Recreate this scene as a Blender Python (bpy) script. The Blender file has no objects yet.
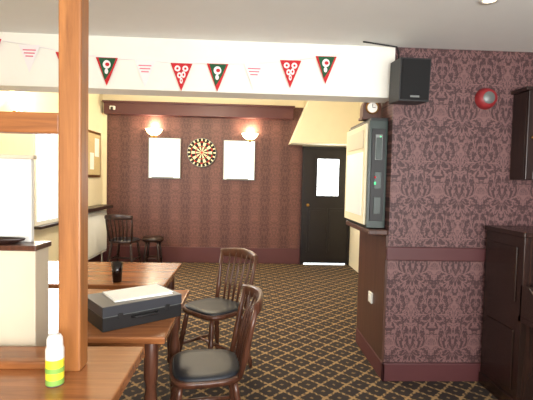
import bpy, math, random
from mathutils import Vector, Matrix
random.seed(4)
S=bpy.context.scene
try:
    S.view_settings.view_transform='Standard'
except Exception: pass

# ---------------------------------------------------------------- materials
class G:
    def __init__(s,name):
        s.mat=bpy.data.materials.new(name); s.mat.use_nodes=True
        s.nt=s.mat.node_tree; s.b=s.nt.nodes['Principled BSDF']
        s.tc=s.nt.nodes.new('ShaderNodeTexCoord')
        s.sep=s.nt.nodes.new('ShaderNodeSeparateXYZ'); s.nt.links.new(s.tc.outputs['Object'],s.sep.inputs[0])
        s.x,s.y,s.z=s.sep.outputs
    def link(s,v,sock):
        if isinstance(v,(int,float)): sock.default_value=v
        elif isinstance(v,tuple): sock.default_value=(v+(1,))[:4] if len(sock.default_value)==4 else v
        else: s.nt.links.new(v,sock)
    def m(s,op,a,b=0,c=0):
        n=s.nt.nodes.new('ShaderNodeMath'); n.operation=op
        s.link(a,n.inputs[0]); s.link(b,n.inputs[1]); s.link(c,n.inputs[2]); return n.outputs[0]
    def comb(s,x,y,z):
        n=s.nt.nodes.new('ShaderNodeCombineXYZ')
        for i,v in enumerate((x,y,z)): s.link(v,n.inputs[i])
        return n.outputs[0]
    def noise(s,vec=None,scale=5,detail=3,rough=.5,dist=0):
        n=s.nt.nodes.new('ShaderNodeTexNoise'); n.inputs['Scale'].default_value=scale
        n.inputs['Detail'].default_value=detail; n.inputs['Roughness'].default_value=rough
        n.inputs['Distortion'].default_value=dist
        s.nt.links.new(vec if vec is not None else s.tc.outputs['Object'],n.inputs['Vector'])
        return n.outputs['Fac']
    def step(s,v,a,b):
        n=s.nt.nodes.new('ShaderNodeMapRange'); n.clamp=True
        s.link(v,n.inputs[0]); n.inputs[1].default_value=a; n.inputs[2].default_value=b
        return n.outputs[0]
    def mix(s,f,a,b):
        n=s.nt.nodes.new('ShaderNodeMix'); n.data_type='RGBA'
        s.link(f,n.inputs[0]); s.link(a,n.inputs[6]); s.link(b,n.inputs[7]); return n.outputs[2]
    def color(s,c): s.link(c,s.b.inputs['Base Color'])
    def bump(s,h,st=.2,d=.01):
        n=s.nt.nodes.new('ShaderNodeBump'); n.inputs['Strength'].default_value=st; n.inputs['Distance'].default_value=d
        s.nt.links.new(h,n.inputs['Height']); s.nt.links.new(n.outputs[0],s.b.inputs['Normal'])
def lin(c):
    return tuple(((v/255)/12.92 if v/255<=.04045 else ((v/255+.055)/1.055)**2.4) for v in c)
def plain(name,rgb,rough=.5,metal=0,var=.12,emit=0,ns=9,ecol=None):
    g=G(name); c=lin(rgb)
    n=g.noise(scale=ns,detail=4)
    g.color(g.mix(n,tuple(v*(1-var) for v in c),tuple(min(1,v*(1+var)) for v in c)))
    g.b.inputs['Roughness'].default_value=rough; g.b.inputs['Metallic'].default_value=metal
    if emit:
        g.b.inputs['Emission Color'].default_value=(lin(ecol) if ecol else c)+(1,)
        g.b.inputs['Emission Strength'].default_value=emit
    return g.mat
def wood(name,a,b,axis='x',rough=.35,freq=1.0):
    g=G(name)
    k=[18*freq]*3; k['xyz'.index(axis)]=1.2*freq
    v=g.comb(g.m('MULTIPLY',g.x,k[0]),g.m('MULTIPLY',g.y,k[1]),g.m('MULTIPLY',g.z,k[2]))
    n=g.noise(v,scale=1.6,detail=6,rough=.65,dist=.8)
    g.color(g.mix(g.step(n,.3,.7),lin(a),lin(b)))
    g.b.inputs['Roughness'].default_value=rough
    g.bump(n,.08,.004)
    return g.mat
def damask(name,base,motif,pw=.33,ph=.60,off=0,offz=0,col=0.0):
    """half-drop damask: lobed leafy medallions with vein lines, vine filler between them"""
    g=G(name); M=g.m
    u=M('DIVIDE',M('ADD',g.x,off),pw)
    um=M('PINGPONG',u,.5)
    v=M('DIVIDE',M('ADD',g.z,offz),ph)
    ang=M('MULTIPLY',v,2*math.pi)
    vec=g.comb(M('MULTIPLY',um,1.6),M('MULTIPLY',M('COSINE',ang),.45),M('MULTIPLY',M('SINE',ang),.45))
    nz=g.noise(vec,scale=4,detail=2,dist=.6); nc=M('SUBTRACT',nz,.5)
    nf=g.noise(vec,scale=9,detail=2,dist=1.2)
    nd=g.noise(vec,scale=20,detail=1,dist=1.0)
    def medal(ux,vv,R,lobes,ph0):
        X=M('MULTIPLY',ux,pw); Z=M('MULTIPLY',vv,ph*.60)
        X=M('MULTIPLY',X,M('ADD',1.0,M('MULTIPLY',Z,2.6)))
        r=M('SQRT',M('ADD',M('MULTIPLY',X,X),M('MULTIPLY',Z,Z)))
        th=M('ARCTAN2',X,M('ADD',Z,.03))
        pet=M('ABSOLUTE',M('COSINE',M('ADD',M('MULTIPLY',th,lobes),M('ADD',ph0,M('MULTIPLY',r,12)))))
        lb=M('ADD',.70,M('MULTIPLY',.30,pet))
        q=M('DIVIDE',r,M('MULTIPLY',lb,R))
        return M('ADD',q,M('MULTIPLY',nc,.4)),pet
    def wrap(s_): return M('SUBTRACT',M('FRACT',s_),.5)
    qa,pa=medal(um,wrap(v),.50*pw,4.5,0.3)
    qb,pb=medal(M('SUBTRACT',.5,um),wrap(M('ADD',v,.5)),.46*pw,3.5,.9)
    q=M('MINIMUM',qa,qb)
    inside=g.step(q,1.0,.95)
    veins=g.step(M('SINE',M('ADD',M('MULTIPLY',q,22),M('MULTIPLY',nd,9))),-.6,-.2)
    petal_gap=M('MAXIMUM',g.step(pa,.10,.2),g.step(qa,.95,1.05))
    petal_gap=M('MULTIPLY',petal_gap,M('MAXIMUM',g.step(pb,.10,.2),g.step(qb,.95,1.05)))
    body=M('MULTIPLY',M('MULTIPLY',inside,veins),petal_gap)
    fil=M('MULTIPLY',g.step(q,1.07,1.12),g.step(M('SINE',M('MULTIPLY',nf,75)),-.1,.25))
    f=M('MAXIMUM',body,M('MULTIPLY',fil,.85))
    if col:
        cc=g.step(M('COSINE',M('MULTIPLY',u,2*math.pi)),-.5,.5)
        f=M('ADD',M('MULTIPLY',f,1-col),M('MULTIPLY',cc,col))
    g.color(g.mix(f,lin(base),lin(motif)))
    g.b.inputs['Roughness'].default_value=.55
    return g.mat
def carpet():
    g=G('carpet_diamond')
    p=.18
    wob=g.m('MULTIPLY',g.m('SUBTRACT',g.noise(scale=45,detail=2),.5),.2)
    a=g.m('ADD',g.m('DIVIDE',g.m('ADD',g.x,g.y),p),wob); b=g.m('ADD',g.m('DIVIDE',g.m('SUBTRACT',g.x,g.y),p),wob)
    fa=g.m('PINGPONG',a,.5); fb=g.m('PINGPONG',b,.5)
    line=g.m('MAXIMUM',g.step(fa,.095,.05),g.step(fb,.095,.05))
    knots=g.step(g.m('ADD',fa,fb),.24,.18)
    brk=g.m('MAXIMUM',g.step(g.m('SINE',g.m('MULTIPLY',g.m('ADD',a,b),18.85)),-.4,.2),knots)
    line=g.m('MULTIPLY',line,g.m('ADD',.3,g.m('MULTIPLY',brk,.7)))
    ctr=g.step(g.m('MAXIMUM',g.m('SUBTRACT',.5,fa),g.m('SUBTRACT',.5,fb)),.10,.06)
    f=g.m('MAXIMUM',line,g.m('MULTIPLY',ctr,.6))
    fuzz=g.noise(scale=260,detail=2)
    dark=g.mix(fuzz,lin((28,20,18)),lin((46,34,29)))
    light=g.mix(fuzz,lin((136,108,68)),lin((172,142,98)))
    g.color(g.mix(f,dark,light)); g.b.inputs['Roughness'].default_value=.9
    g.bump(fuzz,.4,.004)
    return g.mat

MW=damask('wallpaper_damask',(122,88,86),(66,40,42),pw=.31,ph=.54,off=.06)
MWB=damask('wallpaper_damask_back_lit',(112,72,64),(72,41,37),pw=.33,ph=.50,off=.02,col=.4)  # same paper with the warm lamp light tinted into its colours
MCARP=carpet()
MCEIL=plain('paint_ceiling',(232,232,228),.9,var=.02)
MWHITE=plain('paint_bulkhead',(248,246,236),.8,var=.02)
MCREAM=plain('paint_cream',(236,226,196),.8,var=.04)
MPLUM=plain('paint_plum',(84,44,46),.45,var=.06)
MDOOR=plain('paint_black_door',(24,18,20),.35)
MORW=wood('wood_orange_post',(126,76,38),(174,114,62),'z',.4)
MORX=wood('wood_orange_rail',(116,68,34),(166,104,56),'x',.4)
MTAB=wood('wood_table',(126,76,44),(172,112,68),'x',.2)
MCHAIR=wood('wood_chair',(60,34,25),(102,62,44),'z',.3)
MDARK=wood('wood_dark',(30,18,16),(54,34,28),'z',.35)
MPANEL=wood('wood_panel',(62,38,30),(90,58,46),'z',.4)
MPIANO=wood('wood_piano',(30,19,16),(54,34,27),'z',.25)
MBLK=plain('black_plastic',(20,20,22),.5)
MGRILL=plain('speaker_grille',(16,16,18),.85,ns=200,var=.4)
MSEAT=plain('black_vinyl',(30,34,42),.5)
MWP=plain('white_plastic',(236,236,230),.4,var=.02)
MPAPER=plain('paper_white',(248,248,244),.8,var=.01)
MBOARD=plain('score_board_white_glow',(246,248,246),.5,var=.01,emit=.45)  # emission paints in the overexposed white; the boards are no lamps
MGLOW=plain('daylight_glow',(240,248,255),.3,emit=3.0,var=0)
MLAMP=plain('lamp_glow',(255,238,190),.4,emit=9,var=0,ecol=(255,232,180))
MRED=plain('fabric_red',(200,32,42),.8); MGREEN=plain('fabric_green',(20,84,50),.8); MFW=plain('fabric_white',(246,240,240),.8,var=.02); MPINK=plain('print_pink',(226,120,140),.8)
MALARM=plain('alarm_red',(150,44,48),.45)
MBRASS=plain('brass',(170,130,70),.3,1)
MCORK=plain('cork',(206,186,140),.9,ns=60,var=.2)
MGREY=plain('grey_metal',(120,124,122),.4,.3)
MMACH=plain('machine_green_grey',(30,48,42),.35)
MLED=plain('led_green',(60,200,120),.4,emit=1.5,var=0)
MSCR=plain('machine_screen',(226,232,226),.3,emit=.3)
MBEIGE=plain('beige_laminate',(218,206,182),.6,var=.03)

# ---------------------------------------------------------------- mesh builder
class O:
    def __init__(s,name): s.n=name; s.v=[]; s.f=[]; s.mi=[]; s.sm=[]; s.mats=[]
    def _m(s,m):
        if m not in s.mats: s.mats.append(m)
        return s.mats.index(m)
    def add(s,vs,fs,m,smooth=False):
        o=len(s.v); i=s._m(m); s.v+= [tuple(v) for v in vs]
        for f in fs: s.f.append([o+k for k in f]); s.mi.append(i); s.sm.append(smooth)
        return s
    def box(s,x0,x1,y0,y1,z0,z1,m,M=None):
        vs=[Vector((x,y,z)) for x in(x0,x1) for y in(y0,y1) for z in(z0,z1)]
        if M: vs=[M@v for v in vs]
        return s.add(vs,[(0,1,3,2),(4,6,7,5),(0,4,5,1),(2,3,7,6),(0,2,6,4),(1,5,7,3)],m)
    def sweep(s,pts,rads,m,n=12,up=(0,0,1),smooth=True,ex=None):
        """sweep ellipse (r or (rside,rup)) along pts"""
        pts=[Vector(p) for p in pts]; vs=[]; fs=[]
        for i,p in enumerate(pts):
            t=(pts[min(i+1,len(pts)-1)]-pts[max(i-1,0)]).normalized()
            u=Vector(up)
            if abs(t.dot(u))>.97: u=Vector((0,1,0))
            a=t.cross(u).normalized(); b=a.cross(t).normalized()
            r=rads[i] if isinstance(rads,list) else rads
            ra,rb=r if isinstance(r,tuple) else (r,r)
            for k in range(n):
                th=2*math.pi*k/n; c,sn=math.cos(th),math.sin(th)
                if ex:
                    c=math.copysign(abs(c)**ex,c); sn=math.copysign(abs(sn)**ex,sn)
                vs.append(p+a*ra*c+b*rb*sn)
        for i in range(len(pts)-1):
            for k in range(n):
                fs.append((i*n+k,i*n+(k+1)%n,(i+1)*n+(k+1)%n,(i+1)*n+k))
        o=len(vs)
        s.add(vs,fs,m,smooth)
        base=len(s.v)-o; i=s._m(m)
        s.f.append([base+k for k in range(n)][::-1]); s.mi.append(i); s.sm.append(False)
        s.f.append([base+(len(pts)-1)*n+k for k in range(n)]); s.mi.append(i); s.sm.append(False)
        return s
    def cyl(s,p0,p1,r,m,r1=None,n=24,smooth=True):
        return s.sweep([p0,p1],[r,r if r1 is None else r1],m,n=n,smooth=smooth)
    def prism(s,poly,axis,a,b,m,smooth=False):
        def mk(p,t):
            return {'y':(p[0],t,p[1]),'x':(t,p[0],p[1]),'z':(p[0],p[1],t)}[axis]
        n=len(poly); vs=[mk(p,a) for p in poly]+[mk(p,b) for p in poly]
        fs=[tuple(range(n))[::-1],tuple(range(n,2*n))]
        s.add(vs,fs,m); base=len(s.v)-2*n; i=s._m(m)
        for k in range(n):
            s.f.append([base+k,base+(k+1)%n,base+n+(k+1)%n,base+n+k]); s.mi.append(i); s.sm.append(smooth)
        return s
    def lathe(s,prof,c,m,n=28,ax='z',a0=0,a1=2*math.pi):
        vs=[];fs=[]; full=abs(a1-a0-2*math.pi)<1e-4; N=n if full else n+1
        for r,h in prof:
            for k in range(N):
                t=a0+(a1-a0)*k/n
                p=(r*math.cos(t),r*math.sin(t),h)
                if ax=='y': p=(p[0],-p[2],p[1])
                if ax=='x': p=(-p[2],p[0],p[1])
                vs.append((p[0]+c[0],p[1]+c[1],p[2]+c[2]))
        for i in range(len(prof)-1):
            for k in range(n):
                k2=(k+1)%N
                fs.append((i*N+k,i*N+k2,(i+1)*N+k2,(i+1)*N+k))
        return s.add(vs,fs,m,True)
    def done(s,loc=(0,0,0),rz=0,bevel=0,rot=None,seg=2):
        me=bpy.data.meshes.new(s.n+'_mesh'); me.from_pydata(s.v,[],s.f)
        for m in s.mats: me.materials.append(m)
        for p,i,sm in zip(me.polygons,s.mi,s.sm): p.material_index=i; p.use_smooth=sm
        import bmesh
        bm=bmesh.new(); bm.from_mesh(me); bmesh.ops.recalc_face_normals(bm,faces=bm.faces); bm.to_mesh(me); bm.free()
        ob=bpy.data.objects.new(s.n,me); S.collection.objects.link(ob)
        ob.location=loc; ob.rotation_euler=rot if rot else (0,0,rz)
        if bevel:
            b=ob.modifiers.new('bev','BEVEL'); b.width=bevel; b.segments=seg; b.limit_method='ANGLE'; b.angle_limit=math.radians(50)
        return ob

# ---------------------------------------------------------------- room
XL,XR,YB,YF=-2.35,3.2,7.17,-1.3
ZC,ZC2=2.33,2.75
YP=3.66
O('floor').box(XL-.1,XR+.1,YF-.1,YB+.1,-.1,0,MCARP).done()
O('ceiling').box(XL-.1,XR+.1,YF-.1,2.95,ZC,ZC+.1,MCEIL).box(XL-.1,XR+.1,3.1,YB+.1,ZC2,ZC2+.1,MCREAM).done()
O('wall_bulkhead').box(XL,1.0,2.95,3.15,1.985,ZC2+.1,MWHITE).done()
O('wall_left').box(XL-.12,XL,YF,YB,0,ZC2,MCREAM).done()
O('wall_right').box(XR,XR+.12,YF,3.0,0,ZC2,MW).done()
O('wall_corridor').box(1.75,1.87,YP,YB,0,ZC2,MCREAM).done()
O('wall_rear').box(XL,XR,YF-.1,YF,0,ZC2,MCREAM).done()
O('wall_back').box(XL,.92,YB,YB+.12,0,ZC2,MWB).box(.92,1.9,YB,YB+.12,1.97,ZC2,MCREAM).box(.92,1.9,YB+.06,YB+.12,0,1.97,MDOOR).done()
O('wall_partition').box(1.0,XR,2.95,YP,0,ZC2,MW).done()
O('trim_partition_side').box(.985,1.0,2.955,YP,.13,1.03,MPANEL).done()
O('trim_back_header').box(-2.3,.74,7.03,YB,2.40,2.60,MPLUM).box(-2.32,.76,7.0,YB,2.58,2.61,MPLUM).done(bevel=.006)
O('trim_back_upper').box(XL,.92,YB-.02,YB,2.61,ZC2,MCREAM).box(XL,-2.29,YB-.02,YB,0.27,2.61,MCREAM).done()
O('trim_stair_soffit').prism([(.68,1.99),(1.75,1.99),(1.75,2.75),(.98,2.75)],'y',6.75,YB,MCREAM).done(bevel=.01)
O('baseboard_back').box(XL,.92,YB-.03,YB,0,.26,MPLUM).done(bevel=.006)
O('baseboard_partition').box(.98,XR,2.925,2.95,0,.13,MPLUM).box(.98,1.0,2.925,YP,0,.13,MPLUM).done(bevel=.005)
O('trim_dado_rail').box(.985,XR,2.925,2.95,.86,.955,MPLUM).done(bevel=.006)
O('trim_ledge').box(.86,1.0,2.96,YP,1.03,1.07,MPANEL).done(bevel=.008)
O('baseboard_left').box(XL,XL+.02,YF,YB,0,.15,MPLUM).done()

# door
d=O('door_1')
X0,X1=.95,1.71; y=YB-.0
d.box(X0,X1,y-.045,y-.005,0.02,1.94,MDOOR)
d.box(.92,X0,y-.07,y+.0,0,1.97,MDOOR).box(X1,1.74,y-.07,y,0,1.97,MDOOR).box(.92,1.74,y-.07,y,1.94,1.97,MDOOR)
for (a,b,c,e) in ((1.02,1.3,.2,.95),(1.36,1.64,.2,.95)):
    d.box(a,b,y-.055,y-.04,c,e,MDOOR); d.box(a+.04,b-.04,y-.063,y-.05,c+.04,e-.04,MDOOR)
d.box(1.14,1.56,y-.06,y-.045,1.13,1.80,MDOOR).box(1.17,1.53,y-.064,y-.058,1.16,1.77,MGLOW)
for i in range(1,3): d.box(1.17+.12*i-.004,1.17+.12*i+.004,y-.07,y-.062,1.16,1.77,MGREY)
for i in range(1,4): d.box(1.17,1.53,y-.07,y-.062,1.16+.1525*i-.004,1.16+.1525*i+.004,MGREY)
d.box(.98,1.68,y-.05,y-.04,.0,.025,MGLOW)  # glowing strip painted in for light at the threshold
d.cyl((1.02,y-.1,1.0),(1.02,y-.045,1.0),.012,MBRASS).lathe([(0,.03),(.02,.027),(.028,.012),(.02,0),(.01,-.005)],(1.02,y-.085,1.0),MBRASS,ax='y')
d.done()

GAP=.004
XW=XL+GAP
w=O('window_1')
w.box(XL,XL+.02,4.86,5.46,.83,1.92,MWP)
w.box(XL+.015,XL+.025,4.91,5.41,.88,1.87,MGLOW)
w.box(XL+.02,XL+.035,5.15,5.17,.88,1.87,MWP).box(XL,XL+.1,4.82,5.48,.80,.83,MDARK)
w.done()
r=O('radiator')
r.box(XW+.03,XW+.04,5.5,7.0,.2,.86,MWP); r.box(XW+.1,XW+.11,5.5,7.0,.2,.86,MWP)
for i in range(30): r.cyl((XW+.112,5.52+i*.05,.24),(XW+.112,5.52+i*.05,.82),.012,MWP,n=8)
r.box(XW+.035,XW+.105,5.5,7.0,.84,.865,MWP)
for yy in(5.6,6.9): r.cyl((XW+.07,yy,0),(XW+.07,yy,.22),.01,MWP,n=8)
r.box(XW,XW+.03,5.7,5.74,.3,.7,MGREY).box(XW,XW+.03,6.7,6.74,.3,.7,MGREY)
r.done(bevel=.003)
O('trim_window_ledge').box(XL,XL+.22,5.5,7.0,.9,.95,MDARK).done(bevel=.008)
n=O('notice_board'); n.box(XW,XW+.02,6.1,6.98,1.38,2.08,MBRASS).box(XW+.018,XW+.024,6.14,6.94,1.42,2.04,MCORK)
for (a,b,c,e) in((6.2,6.4,1.6,1.9),(6.5,6.66,1.5,1.75),(6.7,6.88,1.7,1.98)): n.box(XW+.024,XW+.026,a,b,c,e,MPAPER)
n.done()

def sconce(name,loc,rz,power):
    o=O(name)
    prof=[(.015,-.09),(.06,-.075),(.105,-.04),(.13,0),(.137,.02),(.128,.02),(.1,-.03),(.05,-.065),(.0,-.07)]
    o.lathe(prof,(0,0,0),MLAMP,n=20,a0=math.pi,a1=2*math.pi)
    o.box(-.05,.05,-.02,0,-.13,-.02,MBRASS).cyl((0,-.03,-.12),(0,-.03,-.08),.02,MBRASS)
    ob=o.done(loc,rz)
    l=bpy.data.lights.new(name+'_light','POINT'); l.energy=power; l.color=(1,.82,.56); l.shadow_soft_size=.05
    lo=bpy.data.objects.new('bulb',l); S.collection.objects.link(lo); lo.parent=ob; lo.location=(0,-.1,.08)
    return ob
sconce('wall_sconce',(-1.53,YB,2.17),0,14)
sconce('wall_sconce',(.04,YB,2.14),0,14)
sconce('wall_sconce',(XL,4.5,2.12),math.pi/2,28)

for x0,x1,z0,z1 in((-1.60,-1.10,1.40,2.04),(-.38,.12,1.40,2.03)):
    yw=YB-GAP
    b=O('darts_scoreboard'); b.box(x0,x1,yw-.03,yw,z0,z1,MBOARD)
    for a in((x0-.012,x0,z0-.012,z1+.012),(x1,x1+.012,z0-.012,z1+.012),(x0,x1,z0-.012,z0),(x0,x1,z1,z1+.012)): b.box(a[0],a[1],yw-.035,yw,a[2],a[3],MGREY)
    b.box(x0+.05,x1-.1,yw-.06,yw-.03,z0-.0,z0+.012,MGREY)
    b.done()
db=O('dartboard'); cx,cz,yy=-.745,1.825,YB-GAP
MBK=plain('sisal_black',(22,20,18),.8); MCR=plain('sisal_cream',(232,216,176),.8)
db.lathe([(0,.04),(.235,.04),(.24,.035),(.24,0)],(cx,yy,cz),MBK,n=40,ax='y')
def ring(r0,r1,cols,y,nseg=20):
    for k in range(nseg):
        a0=(k-.5)*2*math.pi/nseg; vs=[];st=3
        for j in range(st+1):
            t=a0+2*math.pi/nseg*j/st
            vs.append((cx+r0*math.sin(t),y,cz+r0*math.cos(t))); vs.append((cx+r1*math.sin(t),y,cz+r1*math.cos(t)))
        db.add(vs,[(2*j,2*j+1,2*j+3,2*j+2) for j in range(st)],cols[k%2])
yf=yy-.0415
ring(.168,.18,(MRED,MGREEN),yf); ring(.108,.168,(MBK,MCR),yf); ring(.096,.108,(MRED,MGREEN),yf); ring(.016,.096,(MBK,MCR),yf); ring(.0,.016,(MRED,MRED),yf)
for k in range(20):
    t=k*math.pi/10; M=Matrix.Translation((cx,yf-.001,cz))@Matrix.Rotation(t,4,'Y')
    db.box(-.011,.011,-.001,.001,.190,.228,MCR,M)
db.lathe([(.228,.043),(.233,.047),(.238,.043)],(cx,yy,cz),MGREY,n=40,ax='y')
db.done()
O('security_sensor').box(-2.19,-2.11,6.96,7.025,2.46,2.52,MWP).box(-2.17,-2.13,6.94,6.965,2.45,2.5,MBLK).done(bevel=.01)

# jukebox
j=O('wall_jukebox')
x0,x1,y0,y1,z0,z1=.845,.996,3.03,YP-.01,1.075,1.84
j.box(x0+.016,x1-.001,y0,y1,z0,z1,MMACH)
j.box(x0,x0+.018,y0+.03,y1,z0+.02,z1-.02,MCREAM)
j.box(x0-.006,x0,y0+.08,y1-.06,z0+.08,z1-.22,MSCR)
j.box(x0-.006,x0,y0+.08,y1-.06,z1-.19,z1-.06,MBEIGE)
j.box(x0+.035,x1-.02,y0-.008,y0,z0+.05,z1-.06,MBLK)
j.box(x0+.06,x1-.04,y0-.013,y0-.007,z1-.28,z1-.1,MGREY)
j.box(x0+.065,x1-.045,y0-.016,y0-.012,z1-.276,z1-.122,MMACH)
j.box(x0+.06,x1-.04,y0-.013,y0-.007,z0+.28,z0+.40,MMACH)
j.box(x0+.06,x0+.072,y0-.015,y0-.007,z0+.31,z0+.33,MLED)
j.box(x0+.06,x0+.072,y0-.015,y0-.007,z0+.355,z0+.37,MRED)
j.box(x0+.06,x1-.04,y0-.013,y0-.007,z0+.10,z0+.22,MMACH)
j.box(x0+.09,x0+.10,y0-.015,y0-.007,z1-.12,z1-.11,MLED)
j.box(x0+.03,x1,y0+.01,y1,z1,z1+.02,MBLK)
j.done(bevel=.006)
k=O('mantel_clock')
pts=[(-.07,0),(.07,0),(.07,.09)]+[(.07*math.cos(t),.09+.07*math.sin(t)) for t in [math.pi*i/12 for i in range(1,12)]]+[(-.07,.09)]
k.prism(pts,'y',-.04,.04,MCHAIR); k.box(-.078,.078,-.05,.05,0,.02,MCHAIR)
k.lathe([(0,.045),(.035,.045),(.04,.04)],(0,0,.09),MPAPER,ax='y'); k.lathe([(.036,.04),(.042,.052),(.05,.04)],(0,0,.09),MBRASS,ax='y')
k.box(-.002,.002,-.048,-.045,.09,.118,MBLK).box(0,.022,-.048,-.045,.088,.092,MBLK)
k.done((.915,3.2,1.861),0,bevel=.004)
k=O('light_switch'); k.box(.972,.985,3.22,3.30,.47,.55,MWP).box(.966,.973,3.24,3.28,.49,.53,MWP); k.done(bevel=.002)

sp=O('loudspeaker')
sp.box(-.1,.1,-.09,.09,-.135,.135,MBLK)
sp.box(-.09,.09,-.10,-.09,-.125,.125,MGRILL)
sp.box(-.03,.03,-.1015,-.1,-.112,-.10,MGREY)
sp.box(-.02,.02,.09,.13,-.03,.03,MGREY)
sp.done((1.055,2.815,2.065),0,bevel=.008,rot=(math.radians(3),0,math.radians(2)))
cb=O('speaker_cable'); cb.sweep([(1.02,2.935,2.24),(1.02,2.93,2.29),(1.0,2.92,2.322),(.75,2.85,2.325)],.005,MBLK,n=6); cb.done()
a=O('fire_alarm_bell')
a.lathe([(0,.05),(.03,.052),(.06,.045),(.07,.02),(.075,0)],(1.645,2.946,1.998),MALARM,ax='y')
a.lathe([(0,.058),(.036,.056),(.042,.05)],(1.645,2.946,1.998),MGREY,ax='y'); a.done()
cbn=O('wall_cabinet')
X=1.845
cbn.box(X,2.5,2.80,2.946,1.44,2.03,MDARK)
for q in((X,X+.05,1.44,2.03),(2.45,2.5,1.44,2.03),(X+.05,2.45,1.44,1.5),(X+.05,2.45,1.97,2.03)): cbn.box(q[0],q[1],2.775,2.80,q[2],q[3],MDARK)
cbn.box(X+.05,2.45,2.79,2.80,1.5,1.97,MBLK).box(X-.02,2.52,2.77,2.946,2.03,2.055,MDARK)
cbn.lathe([(0,.02),(.012,.015),(.008,0)],(X+.035,2.775,1.72),MBRASS,ax='y')
cbn.done(bevel=.005)

p=O('upright_piano')
px0,px1,pyb,pyf=1.68,3.05,2.915,2.50
p.box(px0,px0+.04,pyf,pyb,0,1.09,MPIANO).box(px1-.04,px1,pyf,pyb,0,1.09,MPIANO)
p.box(px0-.015,px1+.015,pyf-.02,pyb,1.09,1.12,MPIANO)
p.box(px0+.04,px1-.04,pyf+.03,pyb-.02,.62,1.09,MPIANO)
p.box(px0+.04,px1-.04,pyf+.04,pyf+.06,.05,.60,MPIANO)
for A,B in((px0,px0+.05),(px1-.05,px1)):
    p.prism([(pyf+.02,.60),(pyf+.02,.80),(pyf-.06,.80),(pyf-.2,.70),(pyf-.24,.66),(pyf-.24,.60)],'x',A,B,MPIANO)
p.box(px0,px1,pyf-.24,pyf+.03,.57,.61,MPIANO)
p.box(px0+.06,px1-.06,pyf-.2,pyf-.03,.61,.645,MWP)
x=px0+.075
i=0
while x<px1-.08:
    if i%7 not in(2,6): p.box(x,x+.012,pyf-.13,pyf-.03,.645,.658,MBLK)
    x+=.0235; i+=1
p.prism([(pyf-.03,.65),(pyf+.03,.65),(pyf+.03,.8),(pyf-.01,.8)],'x',px0+.05,px1-.05,MPIANO)
for xx in(px0+.03,px1-.03):
    p.sweep([(xx,pyf-.2,0),(xx,pyf-.2,.05),(xx,pyf-.2,.1),(xx,pyf-.2,.3),(xx,pyf-.2,.5),(xx,pyf-.2,.57)],[.03,.035,.022,.034,.024,.035],MPIANO)
    p.box(xx-.03,xx+.03,pyf-.24,pyf+.05,0,.05,MPIANO)
p.box(px0-.008,px0,pyf+.06,pyb-.05,.12,.5,MPIANO).box(px0-.008,px0,pyf+.06,pyb-.05,.68,1.02,MPIANO)
p.box(px0-.01,px0+.05,pyf-.01,pyb,0,.08,MPIANO)
p.done(bevel=.006)

# foreground
t=O('bar_counter')
t.box(-1.9,-.365,.55,1.585,.735,.775,MTAB).box(-1.85,-.42,.6,1.55,.66,.735,MORX).box(-1.8,-.5,1.45,1.5,0,.66,MORX).box(-1.8,-.5,.62,.67,0,.66,MORX)
t.done(bevel=.006)
f=O('timber_post_frame')
f.box(-.588,-.518,1.37,1.44,.775,ZC,MORW)
f.box(-1.9,-.588,1.38,1.43,1.53,1.595,MORX).box(-1.9,-.588,1.385,1.425,.775,.80,MORX)
f.done(bevel=.006)

s=O('partition_screen')
s.box(-1.75,-.772,1.61,1.72,0,1.12,MBEIGE)
s.box(-1.75,-.765,1.60,1.73,1.12,1.14,MCHAIR)
s.box(-1.75,-.825,1.69,1.715,1.14,1.46,MWP)
s.box(-1.75,-.815,1.685,1.72,1.46,1.475,MBEIGE)
s.done(bevel=.004)
tr=O('serving_tray')
tr.lathe([(0,.0),(.12,0),(.14,.018),(.147,.02),(.143,.012),(.12,.004)],(0,0,0),MDARK)
o_=tr.done((-1.0,1.645,1.141)); o_.scale=(1.2,.28,1)

c=O('spray_can')
MYE=plain('label_yellow',(236,220,60),.4); MLG=plain('label_green',(130,176,80),.4)
c.lathe([(0,0),(.024,0),(.026,.004)],(0,0,0),MGREY); c.lathe([(.026,.004),(.026,.02)],(0,0,0),MLG); c.lathe([(.026,.02),(.026,.08)],(0,0,0),MYE); c.lathe([(.026,.08),(.026,.108),(.023,.116)],(0,0,0),MWP)
c.lathe([(.023,.116),(.022,.14),(.017,.15),(0,.152)],(0,0,0),MWP)
c.lathe([(.0264,.04),(.0264,.055)],(0,0,0),MLG)
c.done((-.562,1.29,.775))

def table(name,x0,x1,y0,y1,h=.75):
    o=O(name)
    o.box(x0,x1,y0,y1,h-.03,h,MTAB)
    o.box(x0+.05,x1-.05,y0+.05,y0+.07,h-.11,h-.03,MTAB).box(x0+.05,x1-.05,y1-.07,y1-.05,h-.11,h-.03,MTAB)
    o.box(x0+.05,x0+.07,y0+.05,y1-.05,h-.11,h-.03,MTAB).box(x1-.07,x1-.05,y0+.05,y1-.05,h-.11,h-.03,MTAB)
    for X in(x0+.07,x1-.07):
        for Y in(y0+.07,y1-.07):
            hs=[0,.03,.06,.12,.3,.45,.52,.55,.58,h-.03]; rs=[.016,.022,.016,.02,.026,.03,.02,.03,.03,.03]
            o.sweep([(X,Y,q) for q in hs],rs,MCHAIR,n=14)
    return o.done(bevel=.006)
table('pub_table',-1.15,-.32,1.74,2.5)
table('pub_table',-1.5,-.485,2.6,3.30)
cs=O('black_case')
L,W,H=.37,.245,.105
MCT=plain('case_lid_grey',(52,54,60),.45)
cs.box(-L/2,L/2,-W/2,W/2,0,H*.55,MBLK).box(-L/2,L/2,-W/2,W/2,H*.58,H,MCT).box(-L/2+.004,L/2-.004,-W/2+.004,W/2-.004,.05,.07,MGREY)
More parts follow.
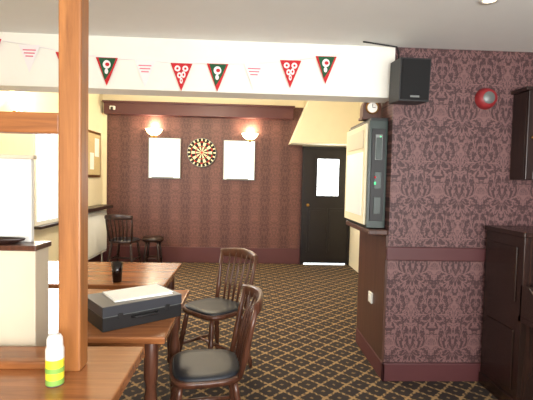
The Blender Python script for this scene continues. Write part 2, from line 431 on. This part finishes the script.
cs.sweep([(-.06,-W/2,.045),(-.05,-W/2-.02,.045),(.05,-W/2-.02,.045),(.06,-W/2,.045)],.006,MBLK,n=8)
for q in(-.11,.11): cs.box(q-.012,q+.012,-W/2-.005,-W/2,.045,.07,MBLK)
cs.done((-.515,2.0,.75),math.radians(38),bevel=.012)
pp=O('paper_stack')
pp.box(-.135,.135,-.09,.09,0,.004,MPAPER); pp.box(-.13,.14,-.085,.095,.004,.007,MPAPER,Matrix.Rotation(.06,4,'Z'))
pp.done((-.5,2.02,.75+H),math.radians(34))
g=O('drinking_glass'); MG=plain('dark_drink',(24,12,10),.1)
g.lathe([(0,0),(.028,0),(.031,.06),(.036,.12),(.034,.12),(.029,.06),(.0,.02)],(0,0,0),MG); g.lathe([(0,.1),(.033,.1)],(0,0,0),MG)
g.done((-.79,2.68,.75))

def chair(name,loc,rz,sm=MCHAIR,seatm=MSEAT,sc=1.0):
    o=O(name)
    def outline(w,dp,n=28):
        r=[]
        for i in range(n):
            t=2*math.pi*i/n; c=math.cos(t); sn=math.sin(t)
            x=w*math.copysign(abs(c)**.6,c)*(1.0+.08*sn); yv=dp*math.copysign(abs(sn)**.6,sn)
            r.append((x,yv))
        return r
    o.prism(outline(.205,.195),'z',.425,.455,sm,smooth=True)
    a=outline(.19,.18)
    lv=[(1,.455),(1.0,.462),(.93,.470),(.7,.473),(.3,.470)]
    vs=[];fs=[];n=len(a)
    for k,h in lv: vs+=[(q[0]*k,q[1]*k,h) for q in a]
    for i in range(len(lv)-1):
        for q in range(n): fs.append((i*n+q,i*n+(q+1)%n,(i+1)*n+(q+1)%n,(i+1)*n+q))
    fs.append(tuple((len(lv)-1)*n+q for q in range(n)))
    o.add(vs,fs,seatm,True)
    legs={}
    for sx in(-1,1):
        for sy in(-1,1):
            top=Vector((sx*.14,sy*.135,.43)); bot=Vector((sx*.195,sy*.20,0))
            ts=[0,.06,.12,.2,.3,.45,.55,.6,.64,.7,.85,1]; rs=[.013,.015,.02,.014,.019,.022,.017,.024,.016,.02,.017,.014]
            o.sweep([bot.lerp(top,q) for q in ts],rs,sm,n=12)
            legs[sx,sy]=(bot,top)
    def at(k,q): return legs[k][0].lerp(legs[k][1],q)
    for sx in(-1,1):
        A,B=at((sx,-1),.4),at((sx,1),.4); o.sweep([A,A.lerp(B,.5),B],[.009,.015,.009],sm,n=10)
    A=(at((-1,-1),.4)+at((-1,1),.4))/2; B=(at((1,-1),.4)+at((1,1),.4))/2
    o.sweep([A,A.lerp(B,.5),B],[.009,.014,.009],sm,n=10)
    cr=[];top=.82
    for i in range(13):
        u=-1+i/6; cr.append((u*.205,-.285+.0*u+.055*u*u,top-.012*u*u))
    o.sweep(cr,[(.012,.03+ .012*(1-abs(-1+i/6))) for i in range(13)],sm,n=12,ex=.6)
    for sx in(-1,1):
        o.sweep([(sx*.165,-.16,.45),(sx*.175,-.185,.56),(sx*.188,-.21,.7),(sx*.192,-.235,top)],[.014,.019,.014,.013],sm,n=12)
    for i in range(5):
        u=(-2+i)/2*.62
        xt=u*.2; yt=-.285+.055*u*u+.005
        o.sweep([(xt*.8,-.175,.45),(xt*.88,-.205,.6),(xt*.95,-.24,.73),(xt,yt,top)],[.007,.012,.008,.007],sm,n=8)
    ob=o.done(loc,rz); ob.scale=(sc,)*3
    return ob
def face(fx,fy): return math.atan2(-fx,fy)
chair('spindle_back_chair',(-.22,3.16,0),face(-1,-.95))
chair('spindle_back_chair',(-.19,2.20,0),face(-1,-.16),sc=.96)
chair('spindle_back_chair',(-1.82,6.55,0),face(.1,1),MDARK)
st=O('low_stool')
st.lathe([(0,.40),(.15,.40),(.17,.42),(.17,.45),(.15,.475),(0,.48)],(0,0,0),MDARK)
for i in range(4):
    t=math.pi/4+i*math.pi/2
    A=Vector((.12*math.cos(t),.12*math.sin(t),.41)); B=Vector((.17*math.cos(t),.17*math.sin(t),0))
    st.sweep([B,B.lerp(A,.4),B.lerp(A,.6),A],[.012,.02,.014,.018],MDARK,n=10)
for i in range(4):
    t=math.pi/4+i*math.pi/2; t2=t+math.pi/2
    st.cyl((.153*math.cos(t),.153*math.sin(t),.14),(.153*math.cos(t2),.153*math.sin(t2),.14),.009,MDARK,n=8)
st.done((-1.45,6.8,0))

b=O('bunting')
P=[(-1.95,2.31),(-1.69,2.28),(-1.44,2.25),(-1.2,2.21),(-.94,2.185),(-.69,2.175),(-.45,2.165),(-.21,2.17),(.035,2.18),(.28,2.21),(.52,2.245),(.62,2.27)]
yb=2.935
b.sweep([(x,yb,z) for x,z in P],.003,MFW,n=6)
kinds=[None,'g','w','r','g','w','r','g','w','r','g']
def tri(x,z,w,h,m,dy):
    b.add([(x-w/2,yb+dy,z),(x+w/2,yb+dy,z),(x,yb+dy,z-h)],[(0,1,2)],m)
def disk(x,z,rx,rz,m,dy):
    b.add([(x+rx*math.cos(t),yb+dy,z+rz*math.sin(t)) for t in[i*math.pi/8 for i in range(16)]],[tuple(range(16))],m)
for i,kd in enumerate(kinds):
    if not kd: continue
    x,z=P[i]; ty=-.004
    if kd=='w':
        tri(x,z,.14,.18,MFW,ty)
        for q,wd in((.03,.085),(.05,.07),(.07,.05)): b.add([(x-wd/2,yb+ty-.001,z-q),(x+wd/2,yb+ty-.001,z-q),(x+wd/2,yb+ty-.001,z-q-.008),(x-wd/2,yb+ty-.001,z-q-.008)],[(0,1,2,3)],MPINK)
    elif kd=='r':
        tri(x,z,.145,.185,MRED,ty)
        for dx,dz,rx,rz in((-.026,.035,.02,.02),(.026,.035,.02,.02),(-.012,.08,.016,.02),(.014,.075,.014,.022),(0,.115,.01,.02)):
            disk(x+dx,z-dz,rx,rz,MFW,ty-.001); disk(x+dx,z-dz,rx*.4,rz*.4,MRED,ty-.002)
    else:
        tri(x,z,.145,.185,MRED,ty)
        b.add([(x-.055,yb+ty-.001,z-.003),(x+.06,yb+ty-.001,z-.003),(x+.03,yb+ty-.001,z-.08),(x-.012,yb+ty-.001,z-.15)],[(0,1,2,3)],MGREEN)
        disk(x,z-.045,.026,.028,MFW,ty-.002); disk(x+.004,z-.045,.014,.012,MRED,ty-.003); disk(x-.002,z-.09,.012,.018,MFW,ty-.002)
b.done()

# ---------------------------------------------------------------- lights
def area(name,loc,rot,sx,sy,e,col):
    l=bpy.data.lights.new(name,'AREA'); l.shape='RECTANGLE'; l.size=sx; l.size_y=sy; l.energy=e; l.color=col
    o=bpy.data.objects.new(name,l); S.collection.objects.link(o); o.location=loc; o.rotation_euler=[math.radians(v) for v in rot]; return o
wr=O('rear_fill_window'); wr.box(-.9,2.5,YF,YF+.03,.75,2.15,MWP).box(-.85,2.45,YF+.025,YF+.035,.8,2.1,MGLOW)  # unseen window with glowing panes, added behind the camera to light the room
for q in(.25,1.35): wr.box(q-.02,q+.02,YF+.03,YF+.05,.8,2.1,MWP)
wr.done()
area('rear_fill_light',(.8,YF+.12,1.45),(105,0,0),3.2,1.3,190,(1,.975,.94))  # added fill before the rear panes, tilted up to brighten the ceiling
area('side_window_daylight',(XL+.1,5.15,1.4),(90,0,-90),.45,.9,40,(.97,.98,1))
area('door_light_daylight',(1.35,YB-.1,1.46),(-90,0,0),.36,.6,8,(.95,.97,1))
cl=O('ceiling_light'); cl.lathe([(0,-.09),(.09,-.085),(.15,-.05),(.17,0)],(0,0,0),MLAMP); cl.done((-.7,5.0,ZC2))  # added fitting out of sight behind the bulkhead, houses the back room fill
l=bpy.data.lights.new('ceiling_fill','POINT'); l.energy=95; l.color=(1,.88,.70); l.shadow_soft_size=.15  # added fill light for the back room
lo=bpy.data.objects.new('ceiling_fill',l); S.collection.objects.link(lo); lo.location=(-.7,5.0,ZC2-.22)
dl=O('downlight'); dl.lathe([(0,-.004),(.03,-.004)],(0,0,0),MLAMP); dl.lathe([(.03,-.003),(.045,-.008),(.05,0)],(0,0,0),MWP); dl.done((1.2,2.15,ZC))
Wd=bpy.data.worlds.new('World'); S.world=Wd; Wd.use_nodes=True
Wd.node_tree.nodes['Background'].inputs[0].default_value=(.8,.85,1,1); Wd.node_tree.nodes['Background'].inputs[1].default_value=.4

# ---------------------------------------------------------------- camera
cam=bpy.data.cameras.new('camera'); co=bpy.data.objects.new('camera',cam); S.collection.objects.link(co)
cam.lens=36*430/533; cam.sensor_width=36; cam.clip_start=.05
R=Matrix.Rotation(math.radians(-2.7),4,'Z')@Matrix.Rotation(math.radians(90-2.66),4,'X')@Matrix.Rotation(math.radians(1.3),4,'Z')
co.matrix_world=Matrix.Translation((0,0,1.4))@R
S.camera=co
